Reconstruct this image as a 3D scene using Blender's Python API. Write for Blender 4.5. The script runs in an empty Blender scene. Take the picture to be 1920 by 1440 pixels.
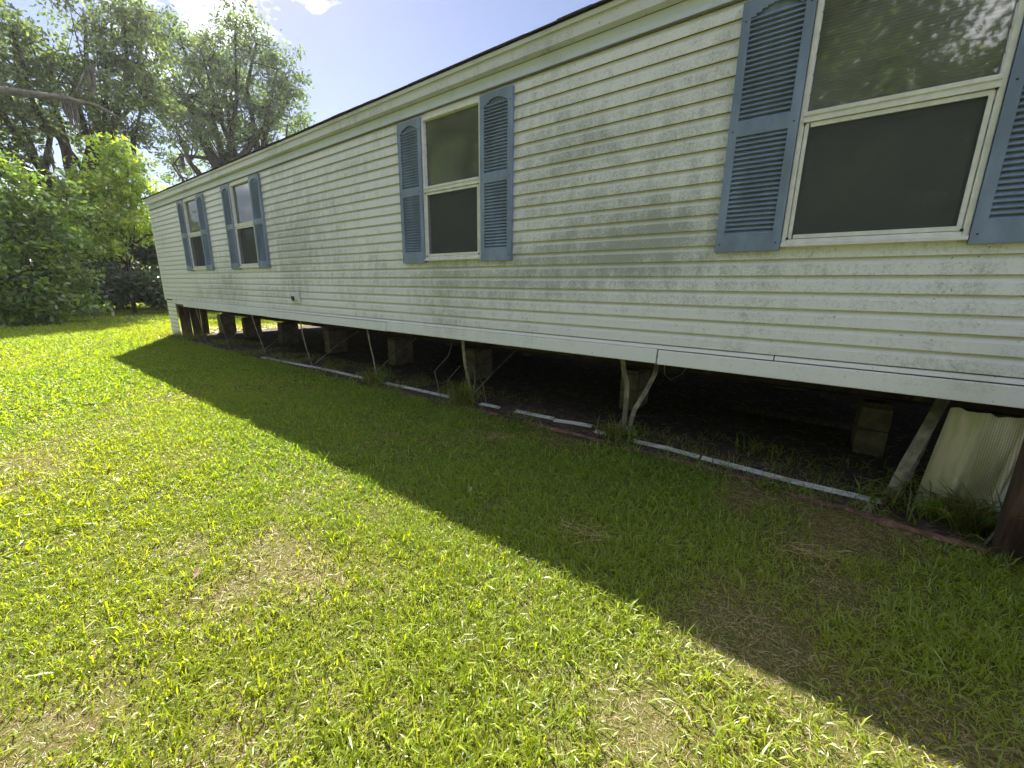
import bpy, math, random
import numpy as np
from mathutils import Matrix, Vector
random.seed(7); rng = np.random.default_rng(11)
S = bpy.context.scene
C = S.collection
rad = math.radians

# ------------------------------------------------------------------ camera
cam_d = bpy.data.cameras.new('camera'); cam = bpy.data.objects.new('camera', cam_d); C.objects.link(cam)
cam_d.sensor_width = 36.0; cam_d.lens = 14.493; cam_d.clip_start = 0.05; cam_d.clip_end = 2000
cam.matrix_world = Matrix(((0.79402, -0.14984, 0.58913, 0.0), (0.60779, 0.17829, -0.77382, -3.3947),
                           (0.01092, 0.97250, 0.23264, 1.36), (0, 0, 0, 1)))
S.camera = cam
# ------------------------------------------------------------------ sky and sun
SUN = Vector((-3.868, 1.802, 3.523)).normalized()
EL = math.asin(SUN.z); AZ = math.atan2(SUN.x, SUN.y)
W = bpy.data.worlds.new('World'); S.world = W; W.use_nodes = True
nt = W.node_tree; nt.nodes.clear()
def nd(t, kind, **kw):
    n = t.nodes.new(kind)
    for k, v in kw.items():
        if k in n.bl_rna.properties: setattr(n, k, v)
        else: n.inputs[k].default_value = v
    return n
out = nd(nt, 'ShaderNodeOutputWorld'); bg = nd(nt, 'ShaderNodeBackground', Strength=0.05)
sky = nd(nt, 'ShaderNodeTexSky', sky_type='NISHITA', sun_disc=False, sun_elevation=EL, sun_rotation=AZ % (2*math.pi),
         altitude=0, air_density=1.0, dust_density=0.15, ozone_density=4.0)
tc = nd(nt, 'ShaderNodeTexCoord')
mp = nd(nt, 'ShaderNodeMapping'); mp.inputs['Scale'].default_value = (1.0, 1.0, 1.7); mp.inputs['Location'].default_value = (14.8, 6.3, 5.2); mp.inputs['Rotation'].default_value = (0, 0, rad(-9))
nz = nd(nt, 'ShaderNodeTexNoise', Scale=2.0, Detail=9.0, Roughness=0.56)
rp = nd(nt, 'ShaderNodeValToRGB'); rp.color_ramp.elements[0].position = 0.535; rp.color_ramp.elements[1].position = 0.64
mx = nd(nt, 'ShaderNodeMix', data_type='RGBA')
nt.links.new(tc.outputs['Generated'], mp.inputs['Vector']); nt.links.new(mp.outputs[0], nz.inputs['Vector'])
nt.links.new(nz.outputs[0], rp.inputs[0]); nt.links.new(rp.outputs[0], mx.inputs[0])
tn = nd(nt, 'ShaderNodeMix', data_type='RGBA', blend_type='MULTIPLY'); tn.inputs[0].default_value = 1.0; tn.inputs[7].default_value = (1.08, 0.84, 0.78, 1)
nt.links.new(sky.outputs[0], tn.inputs[6]); nt.links.new(tn.outputs[2], mx.inputs[6]); mx.inputs[7].default_value = (25.0, 25.0, 25.6, 1)
nt.links.new(mx.outputs[2], bg.inputs[0]); nt.links.new(bg.outputs[0], out.inputs[0])
sd = bpy.data.lights.new('sun', 'SUN'); sd.energy = 5.0; sd.angle = rad(0.53); sd.color = (1.0, 0.95, 0.86)
so = bpy.data.objects.new('sun', sd); C.objects.link(so); so.location = (0, 0, 30)
so.rotation_euler = SUN.to_track_quat('Z', 'Y').to_euler()
S.view_settings.view_transform = 'Standard'; S.view_settings.look = 'None'; S.view_settings.gamma = 1.0
S.view_settings.exposure = 1.92
try: S.view_settings.use_curve_mapping = False
except Exception: pass
S.render.engine = 'CYCLES'
S.cycles.max_bounces = 10; S.cycles.transparent_max_bounces = 16; S.cycles.diffuse_bounces = 5

# ------------------------------------------------------------------ helpers
def gz(x, y=0.0):
    """ground height: the yard falls a little toward the far end"""
    x = np.asarray(x, float)
    return 0.0062*np.clip(x, -16.0, 0.0) + 0.0*x
def gzf(x): return float(gz(x))
MATS = {}
def mat(name):
    m = bpy.data.materials.new(name); m.use_nodes = True; m.node_tree.nodes.clear(); MATS[name] = m
    return m, m.node_tree
def principled(name, col, rough=0.6, metal=0.0, var=0.12, scale=6.0, bump=0.0, bscale=40.0, spec=0.4, col2=None, stretch=(1, 1, 1), lo=0.4, hi=0.65, detail=6.0):
    m, t = mat(name); o = nd(t, 'ShaderNodeOutputMaterial'); p = nd(t, 'ShaderNodeBsdfPrincipled')
    p.inputs['Roughness'].default_value = rough; p.inputs['Metallic'].default_value = metal; p.inputs['Specular IOR Level'].default_value = spec
    g = nd(t, 'ShaderNodeNewGeometry'); mp = nd(t, 'ShaderNodeMapping'); mp.inputs['Scale'].default_value = stretch
    n = nd(t, 'ShaderNodeTexNoise', Scale=scale, Detail=detail, Roughness=0.62)
    r = nd(t, 'ShaderNodeValToRGB'); r.color_ramp.elements[0].position = lo; r.color_ramp.elements[1].position = hi
    c2 = col2 or tuple(c*(1-var*2.2) for c in col)
    r.color_ramp.elements[0].color = (*c2, 1); r.color_ramp.elements[1].color = (*col, 1)
    t.links.new(g.outputs['Position'], mp.inputs[0]); t.links.new(mp.outputs[0], n.inputs['Vector']); t.links.new(n.outputs[0], r.inputs[0])
    t.links.new(r.outputs[0], p.inputs['Base Color'])
    if bump:
        nb = nd(t, 'ShaderNodeTexNoise', Scale=bscale, Detail=5.0); b = nd(t, 'ShaderNodeBump', Strength=bump, Distance=0.02)
        t.links.new(mp.outputs[0], nb.inputs['Vector']); t.links.new(nb.outputs[0], b.inputs['Height']); t.links.new(b.outputs[0], p.inputs['Normal'])
    t.links.new(p.outputs[0], o.inputs[0]); return m
def math_n(t, op, a, b=None, c=None):
    n = nd(t, 'ShaderNodeMath', operation=op)
    for i, v in enumerate((a, b, c)):
        if v is None: continue
        if isinstance(v, (int, float)): n.inputs[i].default_value = v
        else: t.links.new(v, n.inputs[i])
    return n.outputs[0]

def leafmat(name, tint=(1, 1, 1), transl=0.45, gloss=0.06, rough=0.4):
    """foliage: colour from the point attribute, light passes through the blade"""
    m, t = mat(name); o = nd(t, 'ShaderNodeOutputMaterial')
    a = nd(t, 'ShaderNodeAttribute', attribute_name='col')
    d = nd(t, 'ShaderNodeBsdfDiffuse'); tr = nd(t, 'ShaderNodeBsdfTranslucent'); gl = nd(t, 'ShaderNodeBsdfGlossy', Roughness=rough)
    gl.inputs['Color'].default_value = (1, 1, 1, 1)
    mu = nd(t, 'ShaderNodeMix', data_type='RGBA', blend_type='MULTIPLY'); mu.inputs[0].default_value = 1.0; mu.inputs[7].default_value = (*tint, 1)
    t.links.new(a.outputs['Color'], d.inputs['Color']); t.links.new(a.outputs['Color'], mu.inputs[6]); t.links.new(mu.outputs[2], tr.inputs['Color'])
    m1 = nd(t, 'ShaderNodeMixShader'); m1.inputs[0].default_value = transl; m2 = nd(t, 'ShaderNodeMixShader'); m2.inputs[0].default_value = gloss
    t.links.new(d.outputs[0], m1.inputs[1]); t.links.new(tr.outputs[0], m1.inputs[2]); t.links.new(m1.outputs[0], m2.inputs[1]); t.links.new(gl.outputs[0], m2.inputs[2])
    t.links.new(m2.outputs[0], o.inputs[0]); return m

# ---- meshes
def link(name, me, m, parent=None, loc=None):
    o = bpy.data.objects.new(name, me); C.objects.link(o)
    if m is not None and len(me.materials) == 0: me.materials.append(m)
    if parent is not None:
        o.parent = parent
        if parent.type == 'EMPTY': o.matrix_parent_inverse = Matrix.Translation(-parent.location)
    if loc is not None: o.location = loc
    return o
class MB:
    def __init__(s): s.v = []; s.f = []
    def box(s, x0, x1, y0, y1, z0, z1):
        i = len(s.v)
        s.v += [(x, y, z) for z in (z0, z1) for y in (y0, y1) for x in (x0, x1)]
        s.f += [(i, i+2, i+3, i+1), (i+4, i+5, i+7, i+6), (i, i+1, i+5, i+4), (i+2, i+6, i+7, i+3), (i, i+4, i+6, i+2), (i+1, i+3, i+7, i+5)]
        return s
    def prism(s, prof, x0, x1):
        """closed (y,z) profile run along X"""
        i = len(s.v); n = len(prof)
        s.v += [(x0, y, z) for y, z in prof] + [(x1, y, z) for y, z in prof]
        s.f += [(i+k, i+(k+1) % n, i+n+(k+1) % n, i+n+k) for k in range(n)]
        s.f += [tuple(i+k for k in range(n))[::-1], tuple(i+n+k for k in range(n))]
        return s
    def vprism(s, prof, z0, z1, shear=(0, 0)):
        """closed (x,y) profile run up Z"""
        i = len(s.v); n = len(prof)
        s.v += [(x, y, z0) for x, y in prof] + [(x+shear[0], y+shear[1], z1) for x, y in prof]
        s.f += [(i+k, i+(k+1) % n, i+n+(k+1) % n, i+n+k) for k in range(n)]
        s.f += [tuple(i+k for k in range(n))[::-1], tuple(i+n+k for k in range(n))]
        return s
    def ribbon(s, pts, w, t, side):
        """flat strap along a polyline; side = direction of its width"""
        pts = [Vector(p) for p in pts]; side = Vector(side).normalized(); i = len(s.v)
        for k, p in enumerate(pts):
            d = (pts[min(k+1, len(pts)-1)]-pts[max(k-1, 0)]).normalized()
            sd_ = (side-d*side.dot(d)).normalized(); nn = d.cross(sd_).normalized()
            for a, b in ((-1, -1), (1, -1), (1, 1), (-1, 1)): s.v.append(tuple(p+sd_*a*w/2+nn*b*t/2))
        for k in range(len(pts)-1):
            for j in range(4): s.f.append((i+4*k+j, i+4*k+(j+1) % 4, i+4*k+4+(j+1) % 4, i+4*k+4+j))
        s.f += [(i+3, i+2, i+1, i), tuple(i+4*(len(pts)-1)+j for j in range(4))]
        return s
    def tube(s, pts, radii, n=6):
        pts = [Vector(p) for p in pts]; i = len(s.v)
        for k, p in enumerate(pts):
            d = (pts[min(k+1, len(pts)-1)]-pts[max(k-1, 0)]).normalized()
            a = d.cross(Vector((0.13, 0.31, 0.94)));
            if a.length < 1e-3: a = d.cross(Vector((1, 0, 0)))
            a.normalize(); b = d.cross(a)
            for j in range(n):
                th = 2*math.pi*j/n; s.v.append(tuple(p+(a*math.cos(th)+b*math.sin(th))*radii[k]))
        for k in range(len(pts)-1):
            for j in range(n): s.f.append((i+n*k+j, i+n*k+(j+1) % n, i+n*k+n+(j+1) % n, i+n*k+n+j))
        s.f += [tuple(i+j for j in range(n))[::-1], tuple(i+n*(len(pts)-1)+j for j in range(n))]
        return s
    def mesh(s, name, bev=0.0):
        me = bpy.data.meshes.new(name); me.from_pydata(s.v, [], s.f); me.update(); return me
    def build(s, name, m, parent=None, loc=None, smooth=False):
        me = s.mesh(name)
        if smooth: me.shade_smooth()
        return link(name, me, m, parent, loc)
def tag(o, label=None, cat=None, group=None, kind=None):
    for k, v in (('label', label), ('category', cat), ('group', group), ('kind', kind)):
        if v: o[k] = v
    return o
def empty(name, loc):
    o = bpy.data.objects.new(name, None); C.objects.link(o); o.location = loc; o.empty_display_size = 0.2; return o
def bevel(o, w, seg=1):
    b = o.modifiers.new('bevel', 'BEVEL'); b.width = w; b.segments = seg; b.limit_method = 'ANGLE'; return o
def np_mesh(name, co, faces_by_n, m, col=None, parent=None):
    """co (N,3); faces_by_n: list of int arrays (F,k)"""
    me = bpy.data.meshes.new(name); me.vertices.add(len(co)); me.vertices.foreach_set('co', np.ascontiguousarray(co, np.float32).ravel())
    idx = np.concatenate([f.ravel() for f in faces_by_n]).astype(np.int32)
    tot = np.concatenate([np.full(len(f), f.shape[1], np.int32) for f in faces_by_n])
    st = np.concatenate([[0], np.cumsum(tot)[:-1]]).astype(np.int32)
    me.loops.add(len(idx)); me.loops.foreach_set('vertex_index', idx)
    me.polygons.add(len(tot)); me.polygons.foreach_set('loop_start', st); me.polygons.foreach_set('loop_total', tot)
    me.update(calc_edges=True)
    if col is not None:
        a = me.attributes.new('col', 'FLOAT_COLOR', 'POINT'); c4 = np.ones((len(co), 4), np.float32); c4[:, :3] = col
        a.data.foreach_set('color', c4.ravel())
    return link(name, me, m, parent)
_tab = rng.random((256, 256))
def vnoise(x, y, s):
    x = np.asarray(x)/s+100.0; y = np.asarray(y)/s+100.0
    i = np.floor(x).astype(int); j = np.floor(y).astype(int); fx = x-i; fy = y-j
    fx = fx*fx*(3-2*fx); fy = fy*fy*(3-2*fy)
    g = lambda a, b: _tab[a % 256, b % 256]
    return (g(i, j)*(1-fx)+g(i+1, j)*fx)*(1-fy)+(g(i, j+1)*(1-fx)+g(i+1, j+1)*fx)*fy

# ------------------------------------------------------------------ materials
# siding: dull cream vinyl with grey-green mildew
ZS, PITCH = 0.908, 0.1072
def siding_mat(name, base, mild, amount):
    m, t = mat(name); o = nd(t, 'ShaderNodeOutputMaterial'); p = nd(t, 'ShaderNodeBsdfPrincipled', Roughness=0.5)
    p.inputs['Specular IOR Level'].default_value = 0.35
    g = nd(t, 'ShaderNodeNewGeometry'); sx = nd(t, 'ShaderNodeSeparateXYZ'); t.links.new(g.outputs['Position'], sx.inputs[0])
    X, Z = sx.outputs[0], sx.outputs[2]
    big = nd(t, 'ShaderNodeTexNoise', Scale=0.75, Detail=3.0, Roughness=0.5); t.links.new(g.outputs['Position'], big.inputs['Vector'])
    mp1 = nd(t, 'ShaderNodeMapping'); mp1.inputs['Scale'].default_value = (1.0, 1.0, 0.45); t.links.new(g.outputs['Position'], mp1.inputs[0])
    mid = nd(t, 'ShaderNodeTexNoise', Scale=9.0, Detail=6.0, Roughness=0.7); t.links.new(mp1.outputs[0], mid.inputs['Vector'])
    fine = nd(t, 'ShaderNodeTexNoise', Scale=75.0, Detail=5.0, Roughness=0.75); t.links.new(g.outputs['Position'], fine.inputs['Vector'])
    # mildew grows thickest beside and beneath the windows
    def blob(cx, cz, rx, rz):
        a = math_n(t, 'DIVIDE', math_n(t, 'SUBTRACT', X, cx), rx); b = math_n(t, 'DIVIDE', math_n(t, 'SUBTRACT', Z, cz), rz)
        r2 = math_n(t, 'ADD', math_n(t, 'MULTIPLY', a, a), math_n(t, 'MULTIPLY', b, b))
        return math_n(t, 'POWER', 2.718, math_n(t, 'MULTIPLY', r2, -1.0))
    acc = math_n(t, 'ADD', blob(-1.9, 2.45, 0.75, 0.55), blob(-3.0, 1.45, 1.7, 0.3))
    acc = math_n(t, 'ADD', acc, blob(-6.3, 2.0, 1.1, 0.9)); acc = math_n(t, 'ADD', acc, blob(-1.2, 1.7, 1.0, 0.35))
    acc = math_n(t, 'ADD', acc, math_n(t, 'MULTIPLY', blob(-9.5, 1.2, 2.0, 0.35), 0.7))
    # the flat lower face of every course holds more of it than the cove above
    fr = math_n(t, 'FRACT', math_n(t, 'DIVIDE', math_n(t, 'SUBTRACT', Z, ZS), PITCH))
    flat = math_n(t, 'SUBTRACT', 1.0, math_n(t, 'MULTIPLY', math_n(t, 'GREATER_THAN', fr, 0.66), 0.55))
    v = math_n(t, 'ADD', math_n(t, 'MULTIPLY', big.outputs[0], 0.85), math_n(t, 'MULTIPLY', mid.outputs[0], 0.75))
    v = math_n(t, 'ADD', v, math_n(t, 'MULTIPLY', acc, 0.27)); v = math_n(t, 'ADD', v, math_n(t, 'MULTIPLY', fine.outputs[0], 0.95))
    mr = nd(t, 'ShaderNodeMapRange'); mr.inputs['From Min'].default_value = 1.30; mr.inputs['From Max'].default_value = 1.66
    t.links.new(v, mr.inputs['Value'])
    fac = math_n(t, 'MULTIPLY', math_n(t, 'MULTIPLY', mr.outputs[0], flat), amount)
    mxc = nd(t, 'ShaderNodeMix', data_type='RGBA'); mxc.inputs[6].default_value = (*base, 1); mxc.inputs[7].default_value = (*mild, 1)
    t.links.new(fac, mxc.inputs[0])
    # scattered dark specks
    sp = nd(t, 'ShaderNodeTexNoise', Scale=38.0, Detail=2.0); t.links.new(g.outputs['Position'], sp.inputs['Vector'])
    spk = nd(t, 'ShaderNodeMapRange'); spk.inputs['From Min'].default_value = 0.70; spk.inputs['From Max'].default_value = 0.76
    t.links.new(sp.outputs[0], spk.inputs['Value'])
    mx2 = nd(t, 'ShaderNodeMix', data_type='RGBA'); mx2.inputs[7].default_value = (0.10, 0.10, 0.07, 1)
    t.links.new(math_n(t, 'MULTIPLY', spk.outputs[0], 0.6), mx2.inputs[0]); t.links.new(mxc.outputs[2], mx2.inputs[6])
    # darker brown in the slot under each lap
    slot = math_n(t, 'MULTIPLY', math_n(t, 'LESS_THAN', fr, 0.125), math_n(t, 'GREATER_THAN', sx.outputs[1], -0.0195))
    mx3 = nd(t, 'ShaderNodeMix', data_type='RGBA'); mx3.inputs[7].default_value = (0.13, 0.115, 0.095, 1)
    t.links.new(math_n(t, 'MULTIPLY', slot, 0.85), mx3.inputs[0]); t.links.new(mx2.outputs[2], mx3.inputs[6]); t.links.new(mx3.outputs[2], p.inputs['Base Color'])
    b = nd(t, 'ShaderNodeBump', Strength=0.12, Distance=0.004); t.links.new(mid.outputs[0], b.inputs['Height']); t.links.new(b.outputs[0], p.inputs['Normal'])
    t.links.new(p.outputs[0], o.inputs[0]); return m
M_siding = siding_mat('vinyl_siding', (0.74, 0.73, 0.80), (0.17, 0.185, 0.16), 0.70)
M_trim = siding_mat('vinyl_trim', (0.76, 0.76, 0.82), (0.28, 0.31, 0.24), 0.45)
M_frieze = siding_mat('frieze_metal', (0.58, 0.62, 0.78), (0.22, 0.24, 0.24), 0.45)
M_fascia = siding_mat('fascia_metal', (0.62, 0.62, 0.72), (0.16, 0.16, 0.17), 0.7)
M_groove = principled('grimy_channel', (0.16, 0.16, 0.15), 0.7)
M_shut = principled('shutter_paint', (0.23, 0.295, 0.475), 0.6, var=0.14, scale=2.5, stretch=(2.5, 2.5, 0.8), bump=0.05, bscale=60)
M_winframe = principled('window_aluminium', (0.77, 0.75, 0.80), 0.45, var=0.08, scale=12)
M_dark = principled('black_rubber', (0.02, 0.02, 0.022), 0.7)
M_shingle = principled('asphalt_shingle', (0.07, 0.066, 0.072), 0.92, var=0.2, scale=30, bump=0.5, bscale=250)
M_sheath = principled('sheathing', (0.16, 0.13, 0.10), 0.9)
M_belly = principled('belly_wrap', (0.09, 0.095, 0.085), 0.75, var=0.2, scale=3, bump=0.3, bscale=6)
M_steel = principled('rusty_chassis_steel', (0.06, 0.045, 0.038), 0.8, var=0.25, scale=8)
M_strap = principled('galvanised_strap', (0.36, 0.33, 0.28), 0.55, metal=0.35, var=0.25, scale=14)
M_conc = principled('concrete_block', (0.19, 0.165, 0.115), 0.95, var=0.2, scale=9, bump=0.5, bscale=90)
M_wood = principled('weathered_plank', (0.14, 0.10, 0.072), 0.9, var=0.25, scale=5, stretch=(8, 8, 0.6), bump=0.3, bscale=20)
M_brown = principled('brown_stained_wood', (0.105, 0.060, 0.040), 0.85, var=0.25, scale=6, stretch=(6, 6, 0.8), bump=0.4, bscale=18)
M_pvc = principled('white_track', (0.55, 0.55, 0.54), 0.5, var=0.0, col2=(0.33, 0.30, 0.24), scale=11, lo=0.36, hi=0.5)
M_skirt = principled('skirting_vinyl', (0.60, 0.62, 0.55), 0.55, col2=(0.36, 0.40, 0.26), scale=4, stretch=(3, 3, 0.7), lo=0.35, hi=0.6)
M_soil = principled('soil', (0.085, 0.060, 0.042), 0.98, var=0.25, scale=9, bump=0.9, bscale=30)
M_clay = principled('clay', (0.215, 0.115, 0.078), 0.98, var=0.22, scale=12, bump=0.9, bscale=45)
M_bark = principled('bark', (0.085, 0.073, 0.062), 0.95, var=0.3, scale=4, stretch=(3, 3, 0.8), bump=0.8, bscale=12)
M_palebark = principled('bare_limb', (0.21, 0.19, 0.165), 0.95, var=0.25, scale=3, bump=0.5, bscale=12)
M_curtain = principled('curtain_cloth', (0.56, 0.48, 0.50), 0.95, var=0.1, scale=3)
M_blind = principled('blind_vinyl', (0.60, 0.55, 0.55), 0.7, var=0.08, scale=4)
M_paper = principled('pale_roller_shade', (0.34, 0.41, 0.43), 0.8, var=0.06, scale=3)
M_room = principled('interior_panel', (0.10, 0.085, 0.07), 0.9)
def ground_mat():
    m, t = mat('lawn_soil'); o = nd(t, 'ShaderNodeOutputMaterial'); p = nd(t, 'ShaderNodeBsdfPrincipled', Roughness=1.0)
    p.inputs['Specular IOR Level'].default_value = 0.05
    g = nd(t, 'ShaderNodeNewGeometry')
    n1 = nd(t, 'ShaderNodeTexNoise', Scale=1.3, Detail=5.0, Roughness=0.6); n2 = nd(t, 'ShaderNodeTexNoise', Scale=70.0, Detail=5.0, Roughness=0.7)
    for n in (n1, n2): t.links.new(g.outputs['Position'], n.inputs['Vector'])
    r1 = nd(t, 'ShaderNodeValToRGB'); e = r1.color_ramp.elements
    e[0].position = 0.40; e[0].color = (0.13, 0.165, 0.03, 1); e[1].position = 0.62; e[1].color = (0.185, 0.165, 0.065, 1)
    t.links.new(n1.outputs[0], r1.inputs[0])
    r2 = nd(t, 'ShaderNodeValToRGB'); r2.color_ramp.elements[0].position = 0.3; r2.color_ramp.elements[0].color = (0.45, 0.43, 0.36, 1)
    r2.color_ramp.elements[1].position = 0.65; t.links.new(n2.outputs[0], r2.inputs[0])
    mu = nd(t, 'ShaderNodeMix', data_type='RGBA', blend_type='MULTIPLY'); mu.inputs[0].default_value = 1.0
    t.links.new(r1.outputs[0], mu.inputs[6]); t.links.new(r2.outputs[0], mu.inputs[7]); t.links.new(mu.outputs[2], p.inputs['Base Color'])
    b = nd(t, 'ShaderNodeBump', Strength=0.8, Distance=0.03); t.links.new(n2.outputs[0], b.inputs['Height']); t.links.new(b.outputs[0], p.inputs['Normal'])
    t.links.new(p.outputs[0], o.inputs[0]); return m
M_ground = ground_mat()
def glass_mat(name, ior, tint):
    m, t = mat(name); o = nd(t, 'ShaderNodeOutputMaterial'); f = nd(t, 'ShaderNodeFresnel', IOR=ior)
    tr = nd(t, 'ShaderNodeBsdfTransparent'); tr.inputs[0].default_value = (*tint, 1); gl = nd(t, 'ShaderNodeBsdfGlossy', Roughness=0.03)
    g = nd(t, 'ShaderNodeNewGeometry'); n = nd(t, 'ShaderNodeTexNoise', Scale=2.2, Detail=2.0); b = nd(t, 'ShaderNodeBump', Strength=0.008, Distance=0.02)
    t.links.new(g.outputs['Position'], n.inputs['Vector']); t.links.new(n.outputs[0], b.inputs['Height']); t.links.new(b.outputs[0], gl.inputs['Normal'])
    mx = nd(t, 'ShaderNodeMixShader'); t.links.new(f.outputs[0], mx.inputs[0]); t.links.new(tr.outputs[0], mx.inputs[1]); t.links.new(gl.outputs[0], mx.inputs[2])
    du = nd(t, 'ShaderNodeBsdfDiffuse'); du.inputs[0].default_value = (0.52, 0.53, 0.60, 1); m3 = nd(t, 'ShaderNodeMixShader')   # film of dust
    nf = nd(t, 'ShaderNodeTexNoise', Scale=3.0, Detail=6.0); t.links.new(g.outputs['Position'], nf.inputs['Vector']); t.links.new(math_n(t, 'MULTIPLY', nf.outputs[0], 0.26), m3.inputs[0])
    t.links.new(mx.outputs[0], m3.inputs[1]); t.links.new(du.outputs[0], m3.inputs[2])
    t.links.new(m3.outputs[0], o.inputs[0]); return m
M_glass = glass_mat('window_glass', 1.75, (0.9, 0.92, 0.92))
def screen_mat():
    m, t = mat('insect_mesh'); o = nd(t, 'ShaderNodeOutputMaterial'); tr = nd(t, 'ShaderNodeBsdfTransparent'); d = nd(t, 'ShaderNodeBsdfDiffuse')
    d.inputs[0].default_value = (0.105, 0.110, 0.135, 1); mx = nd(t, 'ShaderNodeMixShader'); mx.inputs[0].default_value = 0.36
    t.links.new(tr.outputs[0], mx.inputs[1]); t.links.new(d.outputs[0], mx.inputs[2]); t.links.new(mx.outputs[0], o.inputs[0]); return m
M_screen = screen_mat()
M_grass = leafmat('grass_blades', (1.6, 1.42, 0.28), 0.54, 0.03, 0.42)
M_leaf = leafmat('oak_leaves', (1.4, 1.45, 0.7), 0.55, 0.05, 0.45)
M_leafy = leafmat('young_leaves', (1.35, 1.3, 0.55), 0.55, 0.06, 0.4)

# ------------------------------------------------------------------ ground
xs = np.concatenate([np.linspace(-600, -60, 10), np.linspace(-50, -20, 16), np.linspace(-16, 0, 9), np.linspace(4, 400, 12)])
ys = np.concatenate([np.linspace(-400, -30, 10), np.linspace(-20, 30, 26), np.linspace(60, 600, 8)])
gx, gy = np.meshgrid(xs, ys, indexing='ij'); gco = np.stack([gx, gy, gz(gx)], -1).reshape(-1, 3)
ny = len(ys); ii, jj = np.meshgrid(np.arange(len(xs)-1), np.arange(ny-1), indexing='ij'); a = (ii*ny+jj).ravel()
tag(np_mesh('ground', gco, [np.stack([a, a+ny, a+ny+1, a+1], 1)], M_ground), kind='structure')
# bare soil under the home, with a ragged front edge
sx_ = np.linspace(-14.6, 4.2, 190)
edge = -0.16+0.13*(vnoise(sx_, sx_*0, 0.35)-0.5)+0.16*(vnoise(sx_, sx_*0+7, 1.3)-0.5)+0.05*np.clip(sx_+9, -6, 0)*-0.6
rows = [edge, np.full_like(edge, 0.25), np.full_like(edge, 1.2), np.full_like(edge, 4.95)]
sco = np.concatenate([np.stack([sx_, r, gz(sx_)+0.004], 1) for r in rows])
n_ = len(sx_); q = np.concatenate([np.stack([np.arange(n_-1)+k*n_, np.arange(1, n_)+k*n_, np.arange(1, n_)+(k+1)*n_, np.arange(n_-1)+(k+1)*n_], 1) for k in range(3)])
tag(np_mesh('soil', sco, [q], M_soil), kind='structure')
# low worn clay edging where the turf stops
for k, (x0, x1, yc, w_) in enumerate(((-0.1, 0.86, -0.235, 0.05), (-1.2, -0.25, -0.13, 0.035), (-2.4, -1.35, -0.11, 0.04), (-3.6, -2.7, -0.10, 0.03))):
    t_ = np.linspace(0, 1, 40); xx = x0+(x1-x0)*t_; hw = w_*(0.35+0.9*vnoise(xx, xx*0+k, 0.11))*np.sin(np.pi*np.clip(t_, 0.02, 0.98))**0.4
    yy = yc+0.04*(vnoise(xx, xx*0+3*k, 0.3)-0.5)-0.06*t_*(k == 0); z0 = gz(xx)
    co = np.concatenate([np.stack([xx, yy-hw, z0+0.006], 1), np.stack([xx, yy-hw*0.3, z0+0.018+0.012*vnoise(xx, xx*0+9, 0.05)], 1), np.stack([xx, yy+hw*0.4, z0+0.016+0.012*vnoise(xx, xx*0+5, 0.05)], 1), np.stack([xx, yy+hw, z0+0.006], 1)])
    qq = np.concatenate([np.stack([np.arange(39)+r*40, np.arange(1, 40)+r*40, np.arange(1, 40)+(r+1)*40, np.arange(39)+(r+1)*40], 1) for r in range(3)])
    tag(np_mesh('clay_edging', co, [qq], M_clay), kind='structure')

# ------------------------------------------------------------------ the mobile home
XL, XR, YB = -14.5, 4.0, 4.85          # far end, near end (out of frame), back wall
home = tag(empty('mobile_home', ((XL+XR)/2, YB/2, 0.0)), 'long mobile home with mildewed cream lap siding and blue shutters on block piers', 'mobile home')
SW, WW = 0.40, 0.86
WIN = [-12.2, -9.55, -4.235, -0.735]    # left edge of each left shutter
WZ0, WZ1, RAIL = 1.632, 3.10, 2.385
OPEN = [(x+SW+0.02, x+SW+WW-0.02) for x in WIN]
# sheathing behind the boards, with the window openings left out
wb = MB(); cur = XL+0.01
wb.box(XL+0.01, XR, 0.004, 0.10, 0.76, WZ0-0.01); wb.box(XL+0.01, XR, 0.004, 0.10, WZ1+0.01, 3.30)
for x0, x1 in OPEN+[(XR, XR)]:
    wb.box(cur, x0, 0.004, 0.10, WZ0-0.008, WZ1+0.008); cur = x1
wb.box(XL+0.01, XL+0.10, 0.102, YB, 0.76, 3.30).box(XR-0.1, XR, 0.102, YB, 0.76, 3.30).box(XL+0.102, XR-0.102, YB-0.1, YB, 0.76, 3.30)
wb.build('wall', M_sheath, home)
MB().box(XL+0.102, XR-0.102, 0.102, YB-0.102, 0.80, 0.86).build('floor', M_room, home)
MB().box(XL+0.102, XR-0.102, 0.102, YB-0.102, 3.22, 3.28).build('ceiling', M_room, home)
MB().box(XL+0.02, XR, 0.03, YB, 0.735, 0.758).build('belly', M_belly, home)
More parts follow.
